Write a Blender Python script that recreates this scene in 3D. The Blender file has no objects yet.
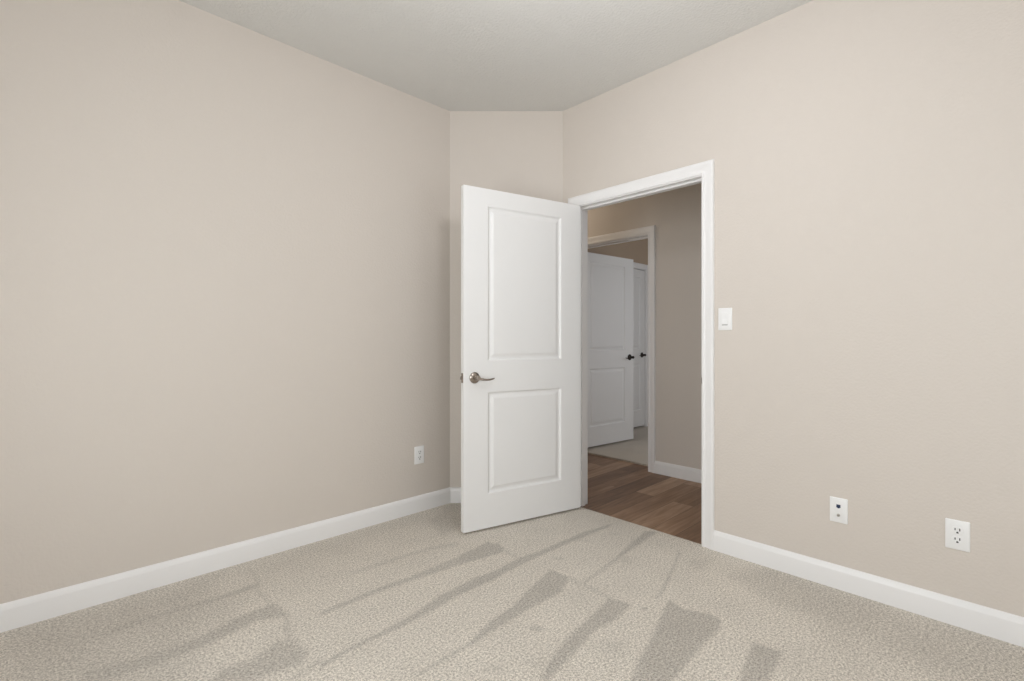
import bpy, bmesh, math, random
import numpy as np
from mathutils import Vector, Matrix

S = bpy.context.scene
C = S.collection
R = math.radians

# ------------------------------------------------------------------ camera
cam_d = bpy.data.cameras.new('camera')
cam_d.sensor_fit = 'HORIZONTAL'
cam_d.sensor_width = 36.0
cam_d.lens = 483.3 / 1024 * 36.0
cam_d.shift_y = 0.0005
cam_d.clip_start = 0.02
cam = bpy.data.objects.new('camera', cam_d)
C.objects.link(cam)
cam.location = (0, 0, 1.131)
cam.rotation_euler = (R(90), 0, R(45.97 - 90))
S.camera = cam

# ------------------------------------------------------------------ sky, daylight through the windows, exposure
S.view_settings.view_transform = 'Standard'
S.view_settings.look = 'None'
S.view_settings.gamma = 1.0
S.view_settings.use_curve_mapping = False
S.view_settings.exposure = 0.02
w = bpy.data.worlds.new('sky')
S.world = w
w.use_nodes = True
w.node_tree.nodes['Background'].inputs[0].default_value = (0.89, 0.92, 1.0, 1)
w.node_tree.nodes['Background'].inputs[1].default_value = 0.6


def area(name, loc, target, size, size_y, power, col):
    d = bpy.data.lights.new(name, 'AREA')
    d.shape = 'RECTANGLE'
    d.size = size
    d.size_y = size_y
    d.energy = power
    d.color = col
    o = bpy.data.objects.new(name, d)
    C.objects.link(o)
    o.location = loc
    o.rotation_euler = (Vector(target) - Vector(loc)).to_track_quat('-Z', 'Y').to_euler()
    return o


# room extents (metres): right wall at X = XR, left wall at Y = YL, the rest behind the camera
XR, YL, XB, YB, H = 2.613, 2.740, -0.95, -0.95, 2.743
# daylight just outside the two bedroom windows behind the camera
DAY = (0.925, 0.95, 1.0)
area('daylight_back_window', (XB - 0.14, 0.95, 1.30), (3, 0.95, 1.25), 1.10, 1.45, 50, DAY)
area('daylight_side_window', (1.55, YB - 0.14, 1.20), (1.55, 3, 1.1), 1.10, 1.45, 10, DAY)
# daylight at the far bedroom's window
area('daylight_far_window', (5.0, 0.46, 1.45), (5.0, 3, 1.3), 1.2, 1.4, 19, (0.93, 0.93, 1.0))
# added warm fill in front of the closed far end of the hallway
area('hallway_end_fill', (3.26, 4.55, 1.15), (3.4, 2, 0.9), 0.9, 1.9, 2, (1.0, 0.92, 0.82))


def bulb(name, loc, power, radius, col):
    d = bpy.data.lights.new(name, 'POINT')
    d.energy = power
    d.shadow_soft_size = radius
    d.color = col
    o = bpy.data.objects.new(name, d)
    C.objects.link(o)
    o.location = loc


# the bedroom's and the hallway's ceiling lamps, both above the frame
bulb('bedroom_ceiling_lamp', (1.20, 0.84, 2.22), 20, 0.12, (0.92, 0.945, 1.0))
bulb('hallway_ceiling_lamp', (3.22, 3.35, 2.50), 6, 0.10, (1.0, 0.88, 0.72))

# darker vacuum strokes, soft dark patches and painted light falloff on the carpet, floor outlines in metres: (strength, edge softness, outline)
CARPET_MARKS = [
 (1, 0.012, [(2.524, 1.724), (2.482, 1.705), (2.089, 1.725), (1.894, 1.727), (1.794, 1.725), (1.673, 1.722), (1.332, 1.712), (1.361, 1.748), (1.689, 1.777), (1.786, 1.788), (1.897, 1.769), (2.281, 1.762)]),
 (1, 0.012, [(1.616, 1.757), (1.572, 1.709), (1.333, 1.712), (1.168, 1.691), (1.025, 1.677), (0.905, 1.68), (0.795, 1.683), (0.682, 1.657), (0.693, 1.685), (0.813, 1.699), (0.955, 1.706), (1.126, 1.732), (1.266, 1.767), (1.489, 1.782)]),
 (0.6, 0.015, [(0.707, 1.72), (0.694, 1.687), (0.653, 1.679), (0.594, 1.662), (0.581, 1.674), (0.639, 1.692)]),
 (1, 0.012, [(1.798, 2.056), (1.803, 1.929), (1.764, 1.898), (1.601, 1.924), (1.518, 1.951), (1.58, 2.031), (1.694, 2.035)]),
 (0.8, 0.012, [(1.768, 1.922), (1.744, 1.897), (1.614, 1.931), (1.458, 1.94), (1.265, 1.969), (1.068, 1.982), (0.923, 1.979), (0.815, 1.981), (0.826, 2.007), (1.074, 2.02), (1.275, 2.009), (1.446, 2.018), (1.646, 2.016), (1.841, 2.002)]),
 (0.45, 0.02, [(1.669, 2.169), (1.635, 2.124), (1.51, 2.185), (1.347, 2.202), (1.191, 2.21), (1.077, 2.219), (1.09, 2.246), (1.21, 2.246), (1.368, 2.237), (1.535, 2.221)]),
 (0.6, 0.05, [(2.063, 2.745), (2.134, 2.676), (1.844, 2.313), (1.67, 2.304), (1.724, 2.556), (1.891, 2.639)]),  # soft darker patch behind the open door
 (1.05, 0.012, [(1.797, 1.586), (1.805, 1.474), (1.674, 1.413), (1.454, 1.417), (1.238, 1.407), (1.134, 1.394), (1.126, 1.407), (1.285, 1.46), (1.435, 1.477), (1.562, 1.522)]),
 (0.75, 0.012, [(1.181, 1.413), (1.17, 1.4), (1.022, 1.393), (0.905, 1.392), (0.895, 1.402), (1.038, 1.415)]),
 (1.05, 0.014, [(1.786, 1.233), (1.812, 1.136), (1.677, 1.12), (1.534, 1.133), (1.326, 1.095), (1.209, 1.078), (1.189, 1.097), (1.309, 1.142), (1.468, 1.185), (1.607, 1.201), (1.695, 1.211)]),
 (0.9, 0.01, [(1.37, 1.328), (1.41, 1.314), (1.407, 1.272), (1.375, 1.289)]),
 (0.4, 0.03, [(1.114, 1.281), (1.151, 1.225), (1.125, 1.204), (1.088, 1.258)]),
 (0.35, 0.03, [(1.232, 1.206), (1.274, 1.155), (1.25, 1.14), (1.215, 1.183)]),
 (0.35, 0.03, [(1.515, 1.07), (1.566, 1.01), (1.499, 0.989), (1.47, 1.027)]),
 (0.7, 0.012, [(2.465, 1.489), (2.384, 1.44), (2.153, 1.421), (1.932, 1.395), (1.815, 1.387), (1.821, 1.402), (2.128, 1.437), (2.403, 1.497)]),
 (0.5, 0.012, [(2.186, 1.727), (2.218, 1.676), (2.202, 1.651), (2.171, 1.696)]),
 (0.5, 0.012, [(1.911, 1.677), (1.946, 1.625), (1.932, 1.601), (1.892, 1.651)]),
 (0.4, 0.012, [(2.395, 1.663), (2.429, 1.603), (2.403, 1.586), (2.368, 1.635)]),
 (0.35, 0.012, [(1.81, 1.487), (1.814, 1.31), (1.8, 1.243), (1.77, 1.236), (1.787, 1.32), (1.776, 1.466)]),
 (0.4, 0.012, [(1.798, 1.934), (1.798, 1.82), (1.764, 1.796), (1.765, 1.92)]),
 (1.15, 0.012, [(1.968, 1.041), (1.934, 0.97), (1.979, 0.854), (1.969, 0.816), (1.895, 0.799), (1.775, 0.802), (1.498, 0.788), (1.398, 0.768), (1.291, 0.872), (1.402, 0.881), (1.52, 0.918), (1.695, 0.961), (1.872, 1.018)]),
 (1.05, 0.014, [(1.909, 0.672), (1.928, 0.581), (1.73, 0.564), (1.609, 0.563), (1.553, 0.618), (1.662, 0.63), (1.763, 0.65)]),
 (0.85, 0.01, [(2.464, 1.249), (2.443, 1.229), (2.015, 1.093), (1.923, 1.079), (1.928, 1.088), (2.025, 1.112), (2.337, 1.207)]),
 (0.9, 0.012, [(2.571, 1.52), (2.611, 1.457), (2.313, 1.44), (2.124, 1.42), (2.123, 1.433), (2.373, 1.477)]),
 (0.8, 0.01, [(1.821, 1.097), (1.842, 1.072), (1.816, 1.062), (1.804, 1.083)]),
 (0.4, 0.03, [(2.18, 1.435), (2.201, 1.377), (2.138, 1.345), (2.115, 1.385)]),
 (0.45, 0.04, [(2.4, 1.165), (2.484, 1.084), (2.331, 1.053), (2.317, 1.118)]),
 (0.5, 0.06, [(2.37, 0.965), (2.676, 0.806), (2.571, 0.644), (2.313, 0.495), (2.243, 0.684), (2.298, 0.819)]),
 (0.55, 0.15, [(2.583, 0.808), (2.624, 0.529), (2.584, 0.279), (2.622, -0.08), (2.297, -0.07), (2.179, 0.044), (2.144, 0.302), (2.228, 0.475), (2.333, 0.658)]),  # broad darker patch along the right wall
 (0.3, 0.1, [(2.228, 0.475), (2.144, 0.302), (2.073, 0.211), (1.877, 0.4)]),
 (0.55, 0.015, [(0.727, 2.647), (0.74, 2.485), (0.701, 2.37), (0.712, 2.211), (0.722, 2.083), (0.703, 1.997), (0.685, 1.918), (0.687, 1.805), (0.668, 1.792), (0.664, 1.915), (0.674, 2.001), (0.708, 2.07), (0.695, 2.192), (0.684, 2.37), (0.719, 2.47), (0.712, 2.635)]),
 (0.8, 0.02, [(0.719, 2.453), (0.701, 2.409), (0.522, 2.394), (0.392, 2.416), (0.269, 2.417), (0.171, 2.415), (0.174, 2.459), (0.275, 2.475), (0.396, 2.468), (0.533, 2.444)]),
 (0.95, 0.025, [(0.71, 2.207), (0.723, 2.069), (0.613, 2.123), (0.455, 2.084), (0.353, 2.076), (0.29, 2.077), (0.182, 2.088), (0.082, 2.09), (0.087, 2.208), (0.301, 2.153), (0.426, 2.157), (0.556, 2.204), (0.68, 2.213)]),
 (0.95, 0.03, [(0.664, 1.915), (0.688, 1.783), (0.646, 1.733), (0.539, 1.752), (0.422, 1.762), (0.36, 1.822), (0.436, 1.889), (0.525, 1.879), (0.617, 1.916)]),
 (0.6, 0.15, [(-0.124, 2.715), (0.528, 2.67), (0.613, 2.343), (0.422, 2.135), (0.315, 1.874), (-0.096, 2.1)]),  # light falling off to the left, painted as a soft dark patch
 (0.3, 0.12, [(0.532, 2.692), (2.019, 2.764), (1.794, 2.509), (0.67, 2.405)]),  # faint darker band along the left wall
 (0.4, 0.05, [(-0.118, 2.585), (0.024, 2.567), (0.113, 2.512), (-0.001, 2.443), (-0.113, 2.471)]),
]

# ------------------------------------------------------------------ helpers
def set_props(o, label=None, cat=None, group=None, kind=None):
    if label: o['label'] = label
    if cat: o['category'] = cat
    if group: o['group'] = group
    if kind: o['kind'] = kind
    return o


def link(name, bm, mat, parent=None, smooth=False, bevel=0.0, seg=2):
    bmesh.ops.recalc_face_normals(bm, faces=bm.faces)
    me = bpy.data.meshes.new(name)
    bm.to_mesh(me)
    bm.free()
    for m in (mat if isinstance(mat, (list, tuple)) else [mat]):
        me.materials.append(m)
    if smooth:
        for p in me.polygons:
            p.use_smooth = True
    o = bpy.data.objects.new(name, me)
    C.objects.link(o)
    if parent: o.parent = parent
    if smooth:
        try:
            me.set_sharp_from_angle(angle=R(35))
        except Exception:
            pass
    if bevel:
        b = o.modifiers.new('bevel', 'BEVEL')
        b.width = bevel
        b.segments = seg
        b.limit_method = 'ANGLE'
    return o


def empty(name, loc, rotz=0.0):
    o = bpy.data.objects.new(name, None)
    C.objects.link(o)
    o.empty_display_size = 0.05
    o.location = loc
    o.rotation_euler = (0, 0, rotz)
    return o


def box(bm, a, b):
    xs, ys, zs = [(min(a[i], b[i]), max(a[i], b[i])) for i in range(3)]
    v = [bm.verts.new((x, y, z)) for z in zs for y in ys for x in xs]
    for f in ((0, 2, 3, 1), (4, 5, 7, 6), (0, 1, 5, 4), (2, 6, 7, 3), (0, 4, 6, 2), (1, 3, 7, 5)):
        bm.faces.new([v[i] for i in f])


def prism(bm, poly, z0, z1):
    lo = [bm.verts.new((x, y, z0)) for x, y in poly]
    hi = [bm.verts.new((x, y, z1)) for x, y in poly]
    n = len(poly)
    bm.faces.new(lo[::-1])
    bm.faces.new(hi)
    for i in range(n):
        bm.faces.new((lo[i], lo[(i + 1) % n], hi[(i + 1) % n], hi[i]))


def lathe(bm, prof, mat4, n=32):
    """prof: (radius, height) pairs, spun about local Z, placed by mat4"""
    rings = []
    for r, z in prof:
        if r < 1e-6:
            rings.append([bm.verts.new(mat4 @ Vector((0, 0, z)))])
        else:
            rings.append([bm.verts.new(mat4 @ Vector((r * math.cos(2 * math.pi * i / n), r * math.sin(2 * math.pi * i / n), z))) for i in range(n)])
    for A, B in zip(rings, rings[1:]):
        for i in range(n):
            j = (i + 1) % n
            if len(A) == 1 and len(B) > 1:
                bm.faces.new((A[0], B[i], B[j]))
            elif len(B) == 1 and len(A) > 1:
                bm.faces.new((A[i], A[j], B[0]))
            elif len(A) > 1:
                bm.faces.new((A[i], A[j], B[j], B[i]))


def tube(bm, path, radii, n=16):
    """sweep ellipses (rx sideways, rz upright) along a path lying in a level plane"""
    rings = []
    for k, p in enumerate(path):
        p = Vector(p)
        t = (Vector(path[min(k + 1, len(path) - 1)]) - Vector(path[max(k - 1, 0)])).normalized()
        up = Vector((0, 0, 1))
        side = t.cross(up).normalized()
        upv = side.cross(t).normalized()
        a, b = radii[k]
        rings.append([bm.verts.new(p + side * a * math.cos(2 * math.pi * i / n) + upv * b * math.sin(2 * math.pi * i / n)) for i in range(n)])
    for A, B in zip(rings, rings[1:]):
        for i in range(n):
            j = (i + 1) % n
            bm.faces.new((A[i], A[j], B[j], B[i]))
    bm.faces.new(rings[0][::-1])
    bm.faces.new(rings[-1])


# ------------------------------------------------------------------ materials
def srgb(r, g, b):
    f = lambda c: (c / 255 / 12.92) if c / 255 <= 0.04045 else ((c / 255 + 0.055) / 1.055) ** 2.4
    return (f(r), f(g), f(b), 1)


def mat(name, col, rough=0.5, metal=0.0, bump=None, coat=0.0, spec=0.5):
    m = bpy.data.materials.new(name)
    m.use_nodes = True
    nt = m.node_tree
    b = nt.nodes['Principled BSDF']
    b.inputs['Base Color'].default_value = col
    b.inputs['Roughness'].default_value = rough
    b.inputs['Metallic'].default_value = metal
    b.inputs['Specular IOR Level'].default_value = spec
    if bump:
        for_scale, strength, dist, detail = bump
        tc = nt.nodes.new('ShaderNodeTexCoord')
        n = nt.nodes.new('ShaderNodeTexNoise')
        n.inputs['Scale'].default_value = for_scale
        n.inputs['Detail'].default_value = detail
        bp = nt.nodes.new('ShaderNodeBump')
        bp.inputs['Strength'].default_value = strength
        bp.inputs['Distance'].default_value = dist
        nt.links.new(tc.outputs['Object'], n.inputs['Vector'])
        nt.links.new(n.outputs['Fac'], bp.inputs['Height'])
        nt.links.new(bp.outputs['Normal'], b.inputs['Normal'])
    return m


WALL = mat('beige_wall_paint', srgb(220, 211, 202), 0.85, bump=(95, 0.32, 0.004, 2.0), spec=0.3)
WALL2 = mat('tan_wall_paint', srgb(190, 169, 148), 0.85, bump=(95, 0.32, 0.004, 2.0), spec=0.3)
CEIL = mat('white_ceiling_texture', srgb(222, 220, 216), 0.95, bump=(70, 0.6, 0.006, 3.0), spec=0.2)
TRIM = mat('white_semigloss_trim', srgb(244, 242, 241), 0.38)
DOOR = mat('white_door_paint', srgb(243, 242, 241), 0.42, bump=(260, 0.05, 0.001, 2.0))
NICK = mat('satin_nickel', srgb(165, 155, 146), 0.28, metal=1.0, bump=(400, 0.04, 0.0005, 1.0))
DARKM = mat('dark_bronze', srgb(60, 54, 50), 0.35, metal=0.8, bump=(400, 0.04, 0.0005, 1.0))
PLAST = mat('white_plastic', srgb(247, 246, 245), 0.35, bump=(500, 0.03, 0.0004, 1.0))
SLOT = mat('dark_slot_and_shadow', srgb(50, 46, 44), 0.6, bump=(500, 0.05, 0.0004, 1.0))
NAVY = mat('navy_jack', srgb(38, 52, 84), 0.45, bump=(500, 0.05, 0.0004, 1.0))
BRASS = mat('coax_metal', srgb(172, 168, 160), 0.45, metal=0.6, bump=(500, 0.05, 0.0004, 1.0))


def carpet_mat(name, light, dark, with_nap):
    m = bpy.data.materials.new(name)
    m.use_nodes = True
    nt = m.node_tree
    N, L = nt.nodes, nt.links
    b = N['Principled BSDF']
    b.inputs['Roughness'].default_value = 1.0
    b.inputs['Specular IOR Level'].default_value = 0.05
    b.inputs['Sheen Weight'].default_value = 0.15
    b.inputs['Sheen Roughness'].default_value = 0.6
    tc = N.new('ShaderNodeTexCoord')
    fl = N.new('ShaderNodeTexNoise')            # single tufts
    fl.inputs['Scale'].default_value = 118
    fl.inputs['Detail'].default_value = 5
    fl.inputs['Roughness'].default_value = 0.97
    L.new(tc.outputs['Object'], fl.inputs['Vector'])
    rp = N.new('ShaderNodeValToRGB')
    e = rp.color_ramp.elements
    e[0].position, e[0].color = 0.425, dark
    e[1].position, e[1].color = 0.57, light
    L.new(fl.outputs['Fac'], rp.inputs['Fac'])
    big = N.new('ShaderNodeTexNoise')           # uneven brushing of the pile
    big.inputs['Scale'].default_value = 5
    big.inputs['Detail'].default_value = 4
    L.new(tc.outputs['Object'], big.inputs['Vector'])
    bm_ = N.new('ShaderNodeMapRange')
    bm_.inputs['From Min'].default_value = 0.3
    bm_.inputs['From Max'].default_value = 0.7
    bm_.inputs['To Min'].default_value = 0.97
    bm_.inputs['To Max'].default_value = 1.06
    L.new(big.outputs['Fac'], bm_.inputs['Value'])
    out = bm_.outputs['Result']
    if with_nap:
        at = N.new('ShaderNodeAttribute')
        at.attribute_name = 'nap_and_falloff'
        edge = N.new('ShaderNodeTexNoise')      # ragged edges of the strokes and patches
        edge.inputs['Scale'].default_value = 55
        edge.inputs['Detail'].default_value = 5
        edge.inputs['Roughness'].default_value = 0.75
        L.new(tc.outputs['Object'], edge.inputs['Vector'])
        ed = N.new('ShaderNodeMapRange')
        ed.inputs['From Min'].default_value = 0.3
        ed.inputs['From Max'].default_value = 0.7
        ed.inputs['To Min'].default_value = 0.40
        ed.inputs['To Max'].default_value = 1.60
        L.new(edge.outputs['Fac'], ed.inputs['Value'])
        mu = N.new('ShaderNodeMath'); mu.operation = 'MULTIPLY'
        L.new(at.outputs['Fac'], mu.inputs[0]); L.new(ed.outputs['Result'], mu.inputs[1])
        nr = N.new('ShaderNodeMapRange')
        nr.inputs['To Min'].default_value = 1.0
        nr.inputs['To Max'].default_value = MARK_DARK
        nr.clamp = True
        L.new(mu.outputs[0], nr.inputs['Value'])
        m2 = N.new('ShaderNodeMath'); m2.operation = 'MULTIPLY'
        L.new(out, m2.inputs[0]); L.new(nr.outputs['Result'], m2.inputs[1])
        out = m2.outputs[0]
    mx = N.new('ShaderNodeVectorMath'); mx.operation = 'SCALE'
    L.new(rp.outputs['Color'], mx.inputs[0]); L.new(out, mx.inputs['Scale'])
    L.new(mx.outputs['Vector'], b.inputs['Base Color'])
    bp = N.new('ShaderNodeBump')
    bp.inputs['Strength'].default_value = 0.4
    bp.inputs['Distance'].default_value = 0.006
    L.new(fl.outputs['Fac'], bp.inputs['Height'])
    L.new(bp.outputs['Normal'], b.inputs['Normal'])
    return m


MARK_DARK = 0.735
CARPET = carpet_mat('beige_pile_carpet', srgb(254, 246, 234), srgb(162, 152, 139), True)
CARPET2 = carpet_mat('far_room_carpet', srgb(222, 214, 202), srgb(160, 150, 138), False)


def wood_mat():
    m = bpy.data.materials.new('vinyl_plank')
    m.use_nodes = True
    nt = m.node_tree
    N, L = nt.nodes, nt.links
    b = N['Principled BSDF']
    b.inputs['Roughness'].default_value = 0.45
    tc = N.new('ShaderNodeTexCoord')
    br = N.new('ShaderNodeTexBrick')
    br.inputs['Color1'].default_value = (0, 0, 0, 1)
    br.inputs['Color2'].default_value = (1, 1, 1, 1)
    br.inputs['Mortar'].default_value = (0.5, 0.5, 0.5, 1)
    br.inputs['Scale'].default_value = 1
    br.inputs['Brick Width'].default_value = 1.22
    br.inputs['Row Height'].default_value = 0.152
    br.inputs['Mortar Size'].default_value = 0.0012
    br.inputs['Mortar Smooth'].default_value = 0
    br.offset = 0.37
    L.new(tc.outputs['Object'], br.inputs['Vector'])
    rnd = N.new('ShaderNodeVectorMath'); rnd.operation = 'SCALE'
    rnd.inputs['Scale'].default_value = 7.0
    L.new(br.outputs['Color'], rnd.inputs[0])
    mp = N.new('ShaderNodeMapping')
    mp.inputs['Scale'].default_value = (1.6, 17, 1)
    L.new(tc.outputs['Object'], mp.inputs['Vector'])
    ad = N.new('ShaderNodeVectorMath'); ad.operation = 'ADD'
    L.new(mp.outputs['Vector'], ad.inputs[0]); L.new(rnd.outputs['Vector'], ad.inputs[1])
    gr = N.new('ShaderNodeTexNoise')
    gr.inputs['Scale'].default_value = 1.6
    gr.inputs['Detail'].default_value = 6
    gr.inputs['Roughness'].default_value = 0.62
    gr.inputs['Distortion'].default_value = 0.8
    L.new(ad.outputs['Vector'], gr.inputs['Vector'])
    mixf = N.new('ShaderNodeMix'); mixf.data_type = 'FLOAT'
    mixf.inputs[0].default_value = 0.36
    L.new(gr.outputs['Fac'], mixf.inputs[2])
    sep = N.new('ShaderNodeSeparateColor')
    L.new(br.outputs['Color'], sep.inputs['Color'])
    L.new(sep.outputs['Red'], mixf.inputs[3])
    rp = N.new('ShaderNodeValToRGB')
    e = rp.color_ramp.elements
    e[0].position, e[0].color = 0.22, srgb(92, 66, 48)
    e[1].position, e[1].color = 0.78, srgb(190, 158, 130)
    k = e.new(0.5); k.color = srgb(148, 115, 89)
    L.new(mixf.outputs[0], rp.inputs['Fac'])
    mm = N.new('ShaderNodeMix'); mm.data_type = 'RGBA'
    L.new(br.outputs['Fac'], mm.inputs[0])
    L.new(rp.outputs['Color'], mm.inputs[6])
    mm.inputs[7].default_value = srgb(70, 52, 40)
    L.new(mm.outputs[2], b.inputs['Base Color'])
    bp = N.new('ShaderNodeBump')
    bp.inputs['Strength'].default_value = 0.15
    bp.inputs['Distance'].default_value = 0.002
    L.new(gr.outputs['Fac'], bp.inputs['Height'])
    L.new(bp.outputs['Normal'], b.inputs['Normal'])
    return m


WOOD = wood_mat()


def glass_mat():
    m = bpy.data.materials.new('window_glass')
    m.use_nodes = True
    nt = m.node_tree
    N, L = nt.nodes, nt.links
    N.remove(N['Principled BSDF'])
    t = N.new('ShaderNodeBsdfTransparent'); t.inputs[0].default_value = (0.95, 0.97, 0.96, 1)
    g = N.new('ShaderNodeBsdfGlossy'); g.inputs['Roughness'].default_value = 0.02
    mx = N.new('ShaderNodeMixShader'); mx.inputs[0].default_value = 0.06
    L.new(t.outputs[0], mx.inputs[1]); L.new(g.outputs[0], mx.inputs[2])
    L.new(mx.outputs[0], N['Material Output'].inputs['Surface'])
    return m


GLASS = glass_mat()

# ------------------------------------------------------------------ walls
T = 0.115            # partition thickness
O1 = (1.194, 2.062)  # bedroom door opening along Y
XH = 3.790           # far side of the hallway
O2 = (2.211, 3.098)  # far bedroom's door opening along Y
YC = 3.340           # closet wall of the far bedroom
O3 = (4.850, 5.655)  # closet door opening along X
DH2 = 2.058         # head height of the two far openings
DH = 2.044           # head height of the openings


def wall(name, axis, plane, thick, a0, a1, openings, label, z0=-0.03, paint=None):
    """axis 'x': wall in the plane X = plane running along Y; 'y': Y = plane running along X.
    openings: (start, end, sill, head)"""
    bm = bmesh.new()

    def bx(u0, u1, za, zb):
        if u1 - u0 < 1e-4 or zb - za < 1e-4:
            return
        if axis == 'x':
            box(bm, (plane, u0, za), (plane + thick, u1, zb))
        else:
            box(bm, (u0, plane, za), (u1, plane + thick, zb))
    u = a0
    for s, e, sill, head in sorted(openings):
        bx(u, s, z0, H + 0.02)
        bx(s, e, head, H + 0.02)
        bx(s, e, z0, sill)
        u = e
    bx(u, a1, z0, H + 0.02)
    return set_props(link(name, bm, paint or WALL), label, 'wall', kind='structure')


J = 0.019
wall('wall_right', 'x', XR, T, YB, 4.60, [(O1[0] - J, O1[1] + J, -0.03, DH + J)], 'beige bedroom wall holding the open doorway')
wall('wall_left', 'y', YL, T, XB, 2.043, [], 'long bare beige bedroom wall on the left')
cx0, cy0, cx1, cy1 = 2.043, YL, XR, 2.189
nx, ny = (cy0 - cy1), (cx1 - cx0)
nl = math.hypot(nx, ny); nx, ny = nx / nl * 0.08, ny / nl * 0.08
bm = bmesh.new()
prism(bm, [(cx0, cy0), (cx1, cy1), (cx1, cy1 + 0.11), (cx0 + 0.11, cy0)], -0.03, H + 0.02)
set_props(link('wall_corner', bm, WALL), 'narrow angled beige wall across the corner behind the open door', 'wall', kind='structure')
WB = (0.40, 1.50, 0.55, 2.05)
WS = (1.00, 2.10, 0.45, 1.95)
wall('wall_back', 'x', XB - T, T, YB - T, YL + T, [WB], 'beige bedroom wall with a window behind the camera')
wall('wall_side', 'y', YB - T, T, XB, XR + T, [WS], 'beige bedroom wall with a window opposite the long bare wall')
# hallway and far bedroom
wall('wall_hallway', 'x', XH, T, -0.60, 4.60, [(O2[0] - J, O2[1] + J, -0.03, DH2 + J)], 'shaded beige hallway wall seen through the doorway')
wall('wall_hallway_near', 'y', -0.60 - T, T, XR + T, XH, [], 'near end wall of the hallway')
wall('wall_hallway_far', 'y', 4.60, T, XR, XH + T, [], 'far end wall of the hallway')
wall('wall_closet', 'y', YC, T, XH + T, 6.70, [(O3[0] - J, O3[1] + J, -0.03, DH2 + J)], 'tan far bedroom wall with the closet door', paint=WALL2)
wall('wall_closet_back', 'y', YC + 0.68, T, XH + T, 6.70 + T, [], 'back wall of the closet')
wall('wall_far_room_window', 'y', 0.60 - T, T, XH + T, 6.70, [(4.4, 5.6, 0.75, 2.15)], 'window wall of the far bedroom')
wall('wall_far_room_end', 'x', 6.70, T, 0.60 - T, YC + 0.68, [], 'end wall of the far bedroom')

bm = bmesh.new()
box(bm, (XB - T, YB - T, H), (6.9, 4.8, H + 0.12))
set_props(link('ceiling', bm, CEIL), 'off-white lightly textured ceiling', 'ceiling', kind='structure')

# ------------------------------------------------------------------ floors
def nap_floor():
    step = 0.011
    x0, x1, y0, y1 = XB, XR, YB, YL
    nx_, ny_ = int((x1 - x0) / step) + 1, int((y1 - y0) / step) + 1
    xs = np.linspace(x0, x1, nx_); ys = np.linspace(y0, y1, ny_)
    gx, gy = np.meshgrid(xs, ys, indexing='xy')
    P = np.stack([gx.ravel(), gy.ravel()], 1)
    tot = np.zeros(len(P))
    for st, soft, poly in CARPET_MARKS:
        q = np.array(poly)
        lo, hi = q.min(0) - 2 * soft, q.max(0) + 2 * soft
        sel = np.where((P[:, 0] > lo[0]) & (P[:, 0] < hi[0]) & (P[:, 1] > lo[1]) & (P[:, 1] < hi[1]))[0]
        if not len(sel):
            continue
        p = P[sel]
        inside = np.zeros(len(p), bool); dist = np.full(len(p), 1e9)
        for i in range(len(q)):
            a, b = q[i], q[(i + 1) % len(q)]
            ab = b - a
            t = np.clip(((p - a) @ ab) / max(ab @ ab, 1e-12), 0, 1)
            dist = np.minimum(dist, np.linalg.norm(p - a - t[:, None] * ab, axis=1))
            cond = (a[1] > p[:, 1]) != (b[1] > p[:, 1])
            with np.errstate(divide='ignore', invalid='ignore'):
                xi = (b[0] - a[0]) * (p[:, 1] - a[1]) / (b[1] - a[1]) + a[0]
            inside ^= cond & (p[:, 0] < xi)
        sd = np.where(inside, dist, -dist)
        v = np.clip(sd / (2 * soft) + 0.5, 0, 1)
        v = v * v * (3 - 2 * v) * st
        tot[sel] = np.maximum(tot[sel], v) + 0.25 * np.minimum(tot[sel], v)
    verts = [(a, b, 0.0) for a, b in P]
    faces = [(j * nx_ + i, j * nx_ + i + 1, (j + 1) * nx_ + i + 1, (j + 1) * nx_ + i) for j in range(ny_ - 1) for i in range(nx_ - 1)]
    vals = list(tot)
    # the lip of carpet in the doorway, rolled down to the planks
    k = len(verts)
    for (x, z) in ((XR, 0.0), (XR + 0.012, 0.0), (XR + 0.020, -0.003), (XR + 0.022, -0.03)):
        for y in (O1[0], O1[1]):
            verts.append((x, y, z)); vals.append(0.0)
    for i in range(3):
        faces.append((k + 2 * i, k + 2 * i + 2, k + 2 * i + 3, k + 2 * i + 1))
    me = bpy.data.meshes.new('floor')
    me.from_pydata(verts, [], faces)
    at = me.attributes.new('nap_and_falloff', 'FLOAT', 'POINT')
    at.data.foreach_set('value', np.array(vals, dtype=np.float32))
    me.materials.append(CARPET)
    o = bpy.data.objects.new('floor', me)
    C.objects.link(o)
    return set_props(o, 'beige pile carpet with darker vacuum strokes, soft dark patches and painted-in shade on the left', 'carpet', kind='structure')


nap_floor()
bm = bmesh.new()
box(bm, (XR - 0.02, -0.62, -0.06), (XH + T + 0.03, 4.62, -0.007))
set_props(link('floor_hallway', bm, WOOD), 'brown wood-look plank floor of the hallway', 'plank floor', kind='structure')
bm = bmesh.new()
box(bm, (XH + T + 0.03, 0.5, -0.06), (6.75, YC + 0.8, 0.010))
set_props(link('floor_far_room', bm, CARPET2), 'grey-beige carpet of the far bedroom', 'carpet', kind='structure')

# ------------------------------------------------------------------ trim
BASE = [(0, 0), (0.0155, 0), (0.0155, 0.081), (0.0145, 0.0845), (0.0085, 0.0965), (0.0060, 0.1020), (0.0035, 0.1045), (0, 0.1055)]


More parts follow.
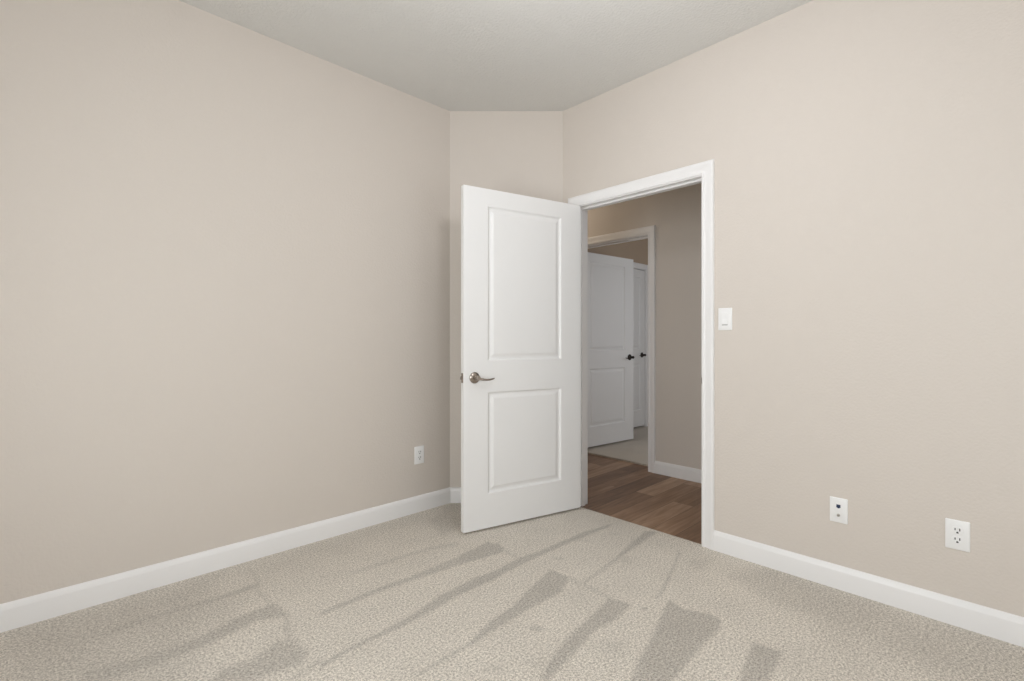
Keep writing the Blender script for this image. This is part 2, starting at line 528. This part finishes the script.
def baseboard(name, pts, label, z=0.0):
    """pts: floor points along the wall line, room on the left-hand side of the walk"""
    bm = bmesh.new()
    pts = [Vector((p[0], p[1])) for p in pts]
    rings = []
    for i, p in enumerate(pts):
        d0 = (p - pts[i - 1]).normalized() if i else None
        d1 = (pts[i + 1] - p).normalized() if i < len(pts) - 1 else None
        n0 = Vector((-d0.y, d0.x)) if d0 else None
        n1 = Vector((-d1.y, d1.x)) if d1 else None
        if n0 and n1:
            m = (n0 + n1).normalized()
            m = m / m.dot(n0)
        else:
            m = n0 or n1
        rings.append([bm.verts.new((p.x + m.x * o_, p.y + m.y * o_, z + h_)) for o_, h_ in BASE])
    k = len(BASE)
    for A, B in zip(rings, rings[1:]):
        for i in range(k):
            j = (i + 1) % k
            bm.faces.new((A[i], B[i], B[j], A[j]))
    bm.faces.new(rings[0]); bm.faces.new(rings[-1][::-1])
    return set_props(link(name, bm, TRIM, smooth=True), label, 'baseboard', kind='structure')


CW = 0.066   # casing width
baseboard('baseboard_right', [(XR, YB), (XR, O1[0] - 0.006 - CW)], 'white baseboard along the wall right of the doorway')
baseboard('baseboard_left', [(XR, O1[1] + 0.006 + CW), (XR, cy1), (cx0, cy0), (XB, YL)], 'white baseboard along the long left wall and the angled corner wall')
baseboard('baseboard_back', [(XB, YL), (XB, YB), (XR, YB)], 'white baseboard behind the camera')
baseboard('baseboard_hallway', [(XH, -0.6), (XH, O2[0] - 0.006 - CW)], 'short white baseboard in the hallway beside the second doorway', z=-0.007)
baseboard('baseboard_far_room', [(O3[0] - 0.006 - CW, YC), (XH + T, YC)], 'white baseboard beside the closet door', z=0.010)
baseboard('baseboard_closet', [(6.70, YC), (O3[1] + 0.006 + CW, YC)], 'white baseboard right of the closet door', z=0.010)

CAS = [(0, 0), (0, 0.008), (0.003, 0.0105), (0.010, 0.0115), (0.0135, 0.0085), (0.018, 0.0078), (0.034, 0.0100), (0.046, 0.0155), (0.056, 0.0180), (0.062, 0.0170), (CW, 0.013), (CW, 0)]


def frame_object(name, label, origin, u, n, width, height, depth, z0, both=False, strike=False, stop_at=0.04):
    """door frame: jambs with stops, plus mitred casing.
    origin: floor point at one side of the opening on the casing face; u runs across the opening, n points out of the wall."""
    o = empty(name, (0, 0, 0))
    u, n = Vector(u), Vector(n)
    org = Vector(origin)
    P = lambda a, b, z: org + u * a + n * b + Vector((0, 0, z))

    def casing(sign, off):
        bm = bmesh.new()
        rv = 0.006
        path = [(-rv, z0, (-1, 0)), (-rv, height + rv, (-1, 1)), (width + rv, height + rv, (1, 1)), (width + rv, z0, (1, 0))]
        rings = []
        for a, z, (da, dz) in path:
            rings.append([bm.verts.new(P(a + da * w_, off + sign * t_, z + dz * w_)) for w_, t_ in CAS])
        k = len(CAS)
        for A, B in zip(rings, rings[1:]):
            for i in range(k):
                j = (i + 1) % k
                bm.faces.new((A[i], B[i], B[j], A[j]))
        bm.faces.new(rings[0]); bm.faces.new(rings[-1])
        return link('casing', bm, TRIM, o, smooth=True)
    casing(1, 0)
    if both:
        casing(-1, -depth)
    bm = bmesh.new()

    def bx(a0, a1, b0, b1, za, zb):
        vs = [P(a, b, z) for z in (za, zb) for b in (b0, b1) for a in (a0, a1)]
        v = [bm.verts.new(p) for p in vs]
        for f in ((0, 2, 3, 1), (4, 5, 7, 6), (0, 1, 5, 4), (2, 6, 7, 3), (0, 4, 6, 2), (1, 3, 7, 5)):
            bm.faces.new([v[i] for i in f])
    bx(-J, 0, -depth, 0, z0, height + J)
    bx(width, width + J, -depth, 0, z0, height + J)
    bx(0, width, -depth, 0, height, height + J)
    link('jamb', bm, TRIM, o)
    bm = bmesh.new()
    s0, s1 = -stop_at - 0.034, -stop_at
    bx(0, 0.011, s0, s1, z0, height)
    bx(width - 0.011, width, s0, s1, z0, height)
    bx(0.011, width - 0.011, s0, s1, height - 0.011, height)
    link('door_stop', bm, TRIM, o)
    if strike:
        bm = bmesh.new()
        bx(-0.0015, 0.0015, -0.032, -0.001, 0.883, 0.941)
        bx(-0.0060, 0.0005, -0.001, 0.0012, 0.895, 0.929)
        set_props(link('strike_plate', bm, NICK, o), 'small nickel strike plate')
    return set_props(o, label, 'door frame', kind='structure')


frame_object('trim_1', 'white casing and jamb of the open bedroom doorway', (XR, O1[0], 0), (0, 1, 0), (-1, 0, 0), O1[1] - O1[0], DH, T, -0.006, both=True, strike=True)
frame_object('trim_2', 'white casing and jamb of the second doorway across the hallway', (XH, O2[0], 0), (0, 1, 0), (-1, 0, 0), O2[1] - O2[0], DH2, T, -0.007, stop_at=0.05)
frame_object('trim_3', 'white casing around the closet door in the far bedroom', (O3[0], YC, 0), (1, 0, 0), (0, -1, 0), O3[1] - O3[0], DH2, T, 0.010, stop_at=0.047)

# ------------------------------------------------------------------ doors
def leaf_mesh(width, height, thick, y0, stile=0.150, panels=((0.205, 0.812), (1.000, 1.926))):
    """two-panel moulded door slab, local x 0..width from the hinge, thickness y0..y0+thick, both faces moulded"""
    bm = bmesh.new()
    zs = [0.0]
    for a, b in panels:
        zs += [a, b]
    zs.append(height)
    xs = [0.0, stile, width - stile, width]
    for face_y, inw in ((y0, 1), (y0 + thick, -1)):
        grid = {}
        for i, x in enumerate(xs):
            for j, z in enumerate(zs):
                grid[i, j] = bm.verts.new((x, face_y, z))
        for i in range(3):
            for j in range(len(zs) - 1):
                is_panel = (i == 1 and j in (1, 3))
                loop = [grid[i, j], grid[i + 1, j], grid[i + 1, j + 1], grid[i, j + 1]]
                if not is_panel:
                    bm.faces.new(loop)
                    continue
                xa, xb, za, zb = xs[1], xs[2], zs[j], zs[j + 1]
                for inset, dep in ((0.003, 0.0020), (0.009, 0.0085), (0.013, 0.0100), (0.020, 0.0100), (0.026, 0.0085), (0.038, 0.0036), (0.043, 0.0025)):
                    y = face_y + inw * dep
                    new = [bm.verts.new(p) for p in ((xa + inset, y, za + inset), (xb - inset, y, za + inset), (xb - inset, y, zb - inset), (xa + inset, y, zb - inset))]
                    for q in range(4):
                        bm.faces.new((loop[q], loop[(q + 1) % 4], new[(q + 1) % 4], new[q]))
                    loop = new
                bm.faces.new(loop)
    y1 = y0 + thick
    # edges of the slab, split to meet the grid
    for x in (0.0, width):
        for j in range(len(zs) - 1):
            bm.faces.new([bm.verts.new(p) for p in ((x, y0, zs[j]), (x, y1, zs[j]), (x, y1, zs[j + 1]), (x, y0, zs[j + 1]))])
    for z in (0.0, height):
        for i in range(3):
            bm.faces.new([bm.verts.new(p) for p in ((xs[i], y0, z), (xs[i + 1], y0, z), (xs[i + 1], y1, z), (xs[i], y1, z))])
    bmesh.ops.remove_doubles(bm, verts=bm.verts, dist=0.0002)
    return bm


def lever(parent, x, z, y, side, direction, m):
    """lever handle on the face at local y; side = +1/-1 is where the face looks; direction = +1/-1 along local x"""
    h = empty('door_handle', (0, 0, 0))
    h.parent = parent
    rot = Matrix.Translation((x, y, z)) @ Matrix.Rotation(R(-90) * side, 4, 'X')
    bm = bmesh.new()
    lathe(bm, [(0, 0), (0.0325, 0), (0.0335, 0.003), (0.0325, 0.006), (0.0285, 0.0085), (0.0275, 0.0095), (0.0225, 0.0125), (0.0160, 0.0145), (0.0150, 0.016), (0, 0.016)], rot)
    set_props(link('rosette', bm, m, h, smooth=True), 'round metal rosette')
    bm = bmesh.new()
    lathe(bm, [(0, 0.014), (0.0125, 0.014), (0.0118, 0.022), (0.0122, 0.034), (0.0150, 0.040), (0.0155, 0.052), (0.0125, 0.0575), (0, 0.0585)], rot)
    path, rad = [], []
    n = 18
    for i in range(n + 1):
        t = i / n
        px = x + direction * (0.004 + 0.112 * t)
        py = y + side * (0.047 + 0.006 * math.sin(t * math.pi) - 0.010 * t * t)
        pz = z - 0.0035 - 0.011 * math.sin(min(1, t * 1.25) * math.pi * 0.5) + 0.010 * t ** 3
        path.append((px, py, pz))
        k = 1 - 0.45 * t
        end = 1.0 if i < n - 1 else (0.8 if i == n - 1 else 0.35)
        rad.append((0.0062 * k * end + 0.0008, 0.0068 * k * end + 0.0008))
    tube(bm, path, rad)
    link('lever', bm, m, h, smooth=True)
    return h


def interior_door(name, label, loc, angle, width, side, metal, knob_sides=(1, -1), height=2.028, lift=0.013, z_handle=0.915, hinges=True, stile=0.150):
    """side = +1: slab lies at local y 0..t, -1: y -t..0 (the hinge pin is at local 0,0)"""
    t = 0.035
    d = empty(name, loc, angle)
    y0 = 0.0 if side > 0 else -t
    leaf = link('door_leaf', leaf_mesh(width, height, t, y0, stile), DOOR, d, bevel=0.0012, seg=1)
    leaf.location.z = lift
    for ks in knob_sides:
        yy = y0 + t if ks > 0 else y0
        lever(d, width - 0.070, z_handle, yy, ks, -1, metal)
    bm = bmesh.new()
    box(bm, (width - 0.001, y0 + 0.005, z_handle - 0.0285), (width + 0.0012, y0 + t - 0.005, z_handle + 0.0285))
    lp = link('latch_plate', bm, metal, d, bevel=0.0005)
    bm = bmesh.new()
    box(bm, (width, y0 + 0.011, z_handle - 0.010), (width + 0.011, y0 + t - 0.011, z_handle + 0.010))
    link('latch_bolt', bm, metal, d, bevel=0.003)
    if hinges:
        for hz in (0.22, 1.03, 1.83):
            bm = bmesh.new()
            yk = -side * 0.004
            lathe(bm, [(0, 0), (0.0055, 0), (0.0055, 0.089), (0.004, 0.092), (0, 0.093)], Matrix.Translation((-0.003, yk, hz)), 14)
            box(bm, (-0.0018, y0 + 0.003 if side > 0 else y0 + 0.006, hz), (0.0006, y0 + t - 0.006 if side > 0 else y0 + t - 0.003, hz + 0.089))
            link('hinge', bm, metal, d)
    return set_props(d, label, 'door', kind='structure')


interior_door('door_1', 'white two-panel bedroom door standing open into the carpeted room', (2.597, 2.050, 0), R(166.7), 0.863, 1, NICK, stile=0.160)
interior_door('door_2', 'white two-panel door standing open in the second doorway across the hallway', (3.913, 3.093, 0), R(-6.0), 0.870, -1, DARKM, height=2.020, lift=0.030, z_handle=0.95)
interior_door('door_3', 'closed white closet door glimpsed past the open far door', (O3[0] + 0.003, YC + 0.006, 0), R(0), O3[1] - O3[0] - 0.006, 1, DARKM, knob_sides=(-1,), height=2.020, lift=0.030, z_handle=0.95, stile=0.105)

# ------------------------------------------------------------------ windows behind the camera
def window(name, label, axis, plane, thick, a0, a1, z0, z1):
    """framed double-hung window filling a hole in a wall"""
    o = empty(name, (0, 0, 0))

    def bx(bm, u0, u1, d0, d1, za, zb):
        if axis == 'x':
            box(bm, (plane + d0, u0, za), (plane + d1, u1, zb))
        else:
            box(bm, (u0, plane + d0, za), (u1, plane + d1, zb))
    bm = bmesh.new()
    f = 0.04
    bx(bm, a0, a0 + f, 0.01, thick, z0, z1); bx(bm, a1 - f, a1, 0.01, thick, z0, z1)
    bx(bm, a0 + f, a1 - f, 0.01, thick, z0, z0 + f); bx(bm, a0 + f, a1 - f, 0.01, thick, z1 - f, z1)
    zm = (z0 + z1) / 2
    bx(bm, a0 + f, a1 - f, 0.03, thick - 0.02, zm - 0.02, zm + 0.02)
    link('window_frame', bm, TRIM, o)
    bm = bmesh.new()
    bx(bm, a0 + f, a1 - f, 0.045, 0.051, z0 + f, zm - 0.02)
    bx(bm, a0 + f, a1 - f, 0.045, 0.051, zm + 0.02, z1 - f)
    link('pane', bm, GLASS, o)
    return set_props(o, label, 'window', kind='structure')


window('window_1', 'white framed window behind the camera facing the doorway wall', 'x', XB - T, T, *WB)
window('window_2', 'white framed window behind the camera facing the long left wall', 'y', YB - T, T, *WS)
window('window_3', 'white framed window of the far bedroom', 'y', 0.60 - T, T, 4.4, 5.6, 0.75, 2.15)

# ------------------------------------------------------------------ wall plates
def plate_root(name, loc, rotz, label, cat, group=None):
    """local +y points out of the wall, local x across it"""
    return set_props(empty(name, loc, rotz), label, cat, group)


def rounded_plate(w_, h_, t_, edge=0.004):
    bm = bmesh.new()
    rings = []
    for k, (inset, y) in enumerate(((0, 0.0), (0, t_ * 0.45), (edge * 0.45, t_ * 0.85), (edge, t_))):
        hw, hh, rr = w_ / 2 - inset, h_ / 2 - inset, max(0.0035 - inset * 0.5, 0.001)
        ring = []
        for cxs, czs, st in ((1, 1, 0), (-1, 1, 90), (-1, -1, 180), (1, -1, 270)):
            for q in range(5):
                a_ = R(st + q * 22.5)
                ring.append(bm.verts.new((cxs * (hw - rr) + rr * math.cos(a_), y, czs * (hh - rr) + rr * math.sin(a_))))
        rings.append(ring)
    n = len(rings[0])
    for A, B in zip(rings, rings[1:]):
        for i in range(n):
            j = (i + 1) % n
            bm.faces.new((A[i], A[j], B[j], B[i]))
    bm.faces.new(rings[0]); bm.faces.new(rings[-1])
    return bm


TO_Y = lambda x, y, z: Matrix.Translation((x, y, z)) @ Matrix.Rotation(R(-90), 4, 'X')


def screw(parent, z, y):
    bm = bmesh.new()
    lathe(bm, [(0, 0), (0.0034, 0), (0.0030, 0.0009), (0.0012, 0.0013), (0, 0.0013)], TO_Y(0, y, z), 14)
    box(bm, (-0.0026, y + 0.0011, z - 0.0004), (0.0026, y + 0.0016, z + 0.0004))
    return link('screw', bm, PLAST, parent)


def receptacle(parent, z, y):
    bm = bmesh.new()
    prof = []
    w_, h_ = 0.0345, 0.0285
    pts = []
    for i in range(40):
        a_ = 2 * math.pi * i / 40
        x_, z_ = 0.0175 * math.cos(a_), 0.0175 * math.sin(a_)
        pts.append((x_, max(-h_ / 2, min(h_ / 2, z_))))
    lo = [bm.verts.new((p[0], y, z + p[1])) for p in pts]
    mid = [bm.verts.new((p[0], y + 0.0016, z + p[1])) for p in pts]
    hi = [bm.verts.new((p[0] * 0.95, y + 0.0026, z + p[1] * 0.95)) for p in pts]
    for A, B in ((lo, mid), (mid, hi)):
        for i in range(40):
            j = (i + 1) % 40
            bm.faces.new((A[i], A[j], B[j], B[i]))
    bm.faces.new(hi); bm.faces.new(lo)
    r = link('receptacle', bm, PLAST, parent)
    bm = bmesh.new()
    f = y + 0.0022
    box(bm, (-0.0085, f, z - 0.001), (-0.0052, f + 0.0008, z + 0.0095))
    box(bm, (0.0052, f, z + 0.0005), (0.0085, f + 0.0008, z + 0.0085))
    lathe(bm, [(0, 0), (0.0033, 0), (0.0033, 0.0008), (0, 0.0008)], TO_Y(0, f, z - 0.0075), 16)
    box(bm, (-0.0033, f, z - 0.0108), (0.0033, f + 0.0008, z - 0.0075))
    set_props(link('socket_slots', bm, SLOT, r), 'dark slots of the socket')
    return r


# duplex outlet on the right wall (faces -X)
FACE_R, FACE_L = R(90), R(180)
o = plate_root('power_outlet', (XR, 0.1505, 0.3590), FACE_R, 'white duplex power outlet with dark slots low on the right wall, near the right edge', 'power outlet')
link('cover_plate', rounded_plate(0.0735, 0.1175, 0.0055), PLAST, o, smooth=True)
receptacle(o, 0.0188, 0.0048); receptacle(o, -0.0188, 0.0048); screw(o, 0, 0.0050)

# network and cable jack plate on the right wall
o = plate_root('wall_jack', (XR, 0.5510, 0.3570), FACE_R, 'white wall plate with a dark blue data jack above a round cable connector', 'wall jack')
link('cover_plate', rounded_plate(0.070, 0.1130, 0.0055), PLAST, o, smooth=True)
bm = bmesh.new()
box(bm, (-0.0115, 0.005, 0.0060), (0.0115, 0.0064, 0.0330))
k = link('jack_insert', bm, PLAST, o, bevel=0.0006)
bm = bmesh.new()
box(bm, (-0.0078, 0.0060, 0.0125), (0.0078, 0.0072, 0.0265))
box(bm, (-0.0035, 0.0060, 0.0100), (0.0035, 0.0072, 0.0126))
set_props(link('data_port', bm, NAVY, k), 'dark navy data port')
bm = bmesh.new()
lathe(bm, [(0, 0), (0.0062, 0), (0.0062, 0.002), (0.0047, 0.0024), (0.0047, 0.0095), (0.0036, 0.0100), (0.0030, 0.0080), (0.0006, 0.0080), (0, 0.0090)], TO_Y(0, 0.0052, -0.0215), 24)
set_props(link('cable_connector', bm, BRASS, o), 'threaded metal cable connector')
screw(o, 0.0420, 0.0050); screw(o, -0.0420, 0.0050)

# light switch beside the doorway
o = plate_root('light_switch', (XR, 1.0640, 1.2480), FACE_R, 'white rocker light switch on the wall right of the doorway', 'light switch')
link('cover_plate', rounded_plate(0.0720, 0.1190, 0.0062), PLAST, o, smooth=True)
bm = bmesh.new()
box(bm, (-0.0180, 0.0056, -0.0350), (0.0180, 0.0070, 0.0350))
k = link('switch_frame', bm, PLAST, o, bevel=0.0006)
bm = bmesh.new()
v = [bm.verts.new(p) for p in ((-0.0160, 0.006, -0.0275), (0.0160, 0.006, -0.0275), (0.0160, 0.006, 0.0325), (-0.0160, 0.006, 0.0325),
                               (-0.0160, 0.0118, -0.0270), (0.0160, 0.0118, -0.0270), (0.0160, 0.0076, 0.0030), (-0.0160, 0.0076, 0.0030),
                               (0.0160, 0.0090, 0.0320), (-0.0160, 0.0090, 0.0320))]
for f in ((0, 1, 5, 4), (4, 5, 6, 7), (7, 6, 8, 9), (3, 2, 1, 0), (9, 8, 2, 3)):
    bm.faces.new([v[i] for i in f])
bm.faces.new([v[i] for i in (0, 4, 7, 9, 3)]); bm.faces.new([v[i] for i in (1, 2, 8, 6, 5)])
link('rocker', bm, PLAST, o, bevel=0.0005)
bm = bmesh.new()
box(bm, (-0.0150, 0.0068, -0.0325), (0.0150, 0.0074, -0.0300))  # dark strip stands in for the shadow in the gap below the rocker
set_props(link('gap_shadow', bm, SLOT, k), 'thin dark strip painting the shadow under the rocker')

# outlet on the left wall (faces -Y)
o = plate_root('power_outlet', (1.7900, YL, 0.3740), FACE_L, 'small white power outlet low on the long left wall', 'power outlet')
link('cover_plate', rounded_plate(0.0735, 0.1170, 0.0055), PLAST, o, smooth=True)
receptacle(o, 0.0185, 0.0048); receptacle(o, -0.0185, 0.0048); screw(o, 0, 0.0050)
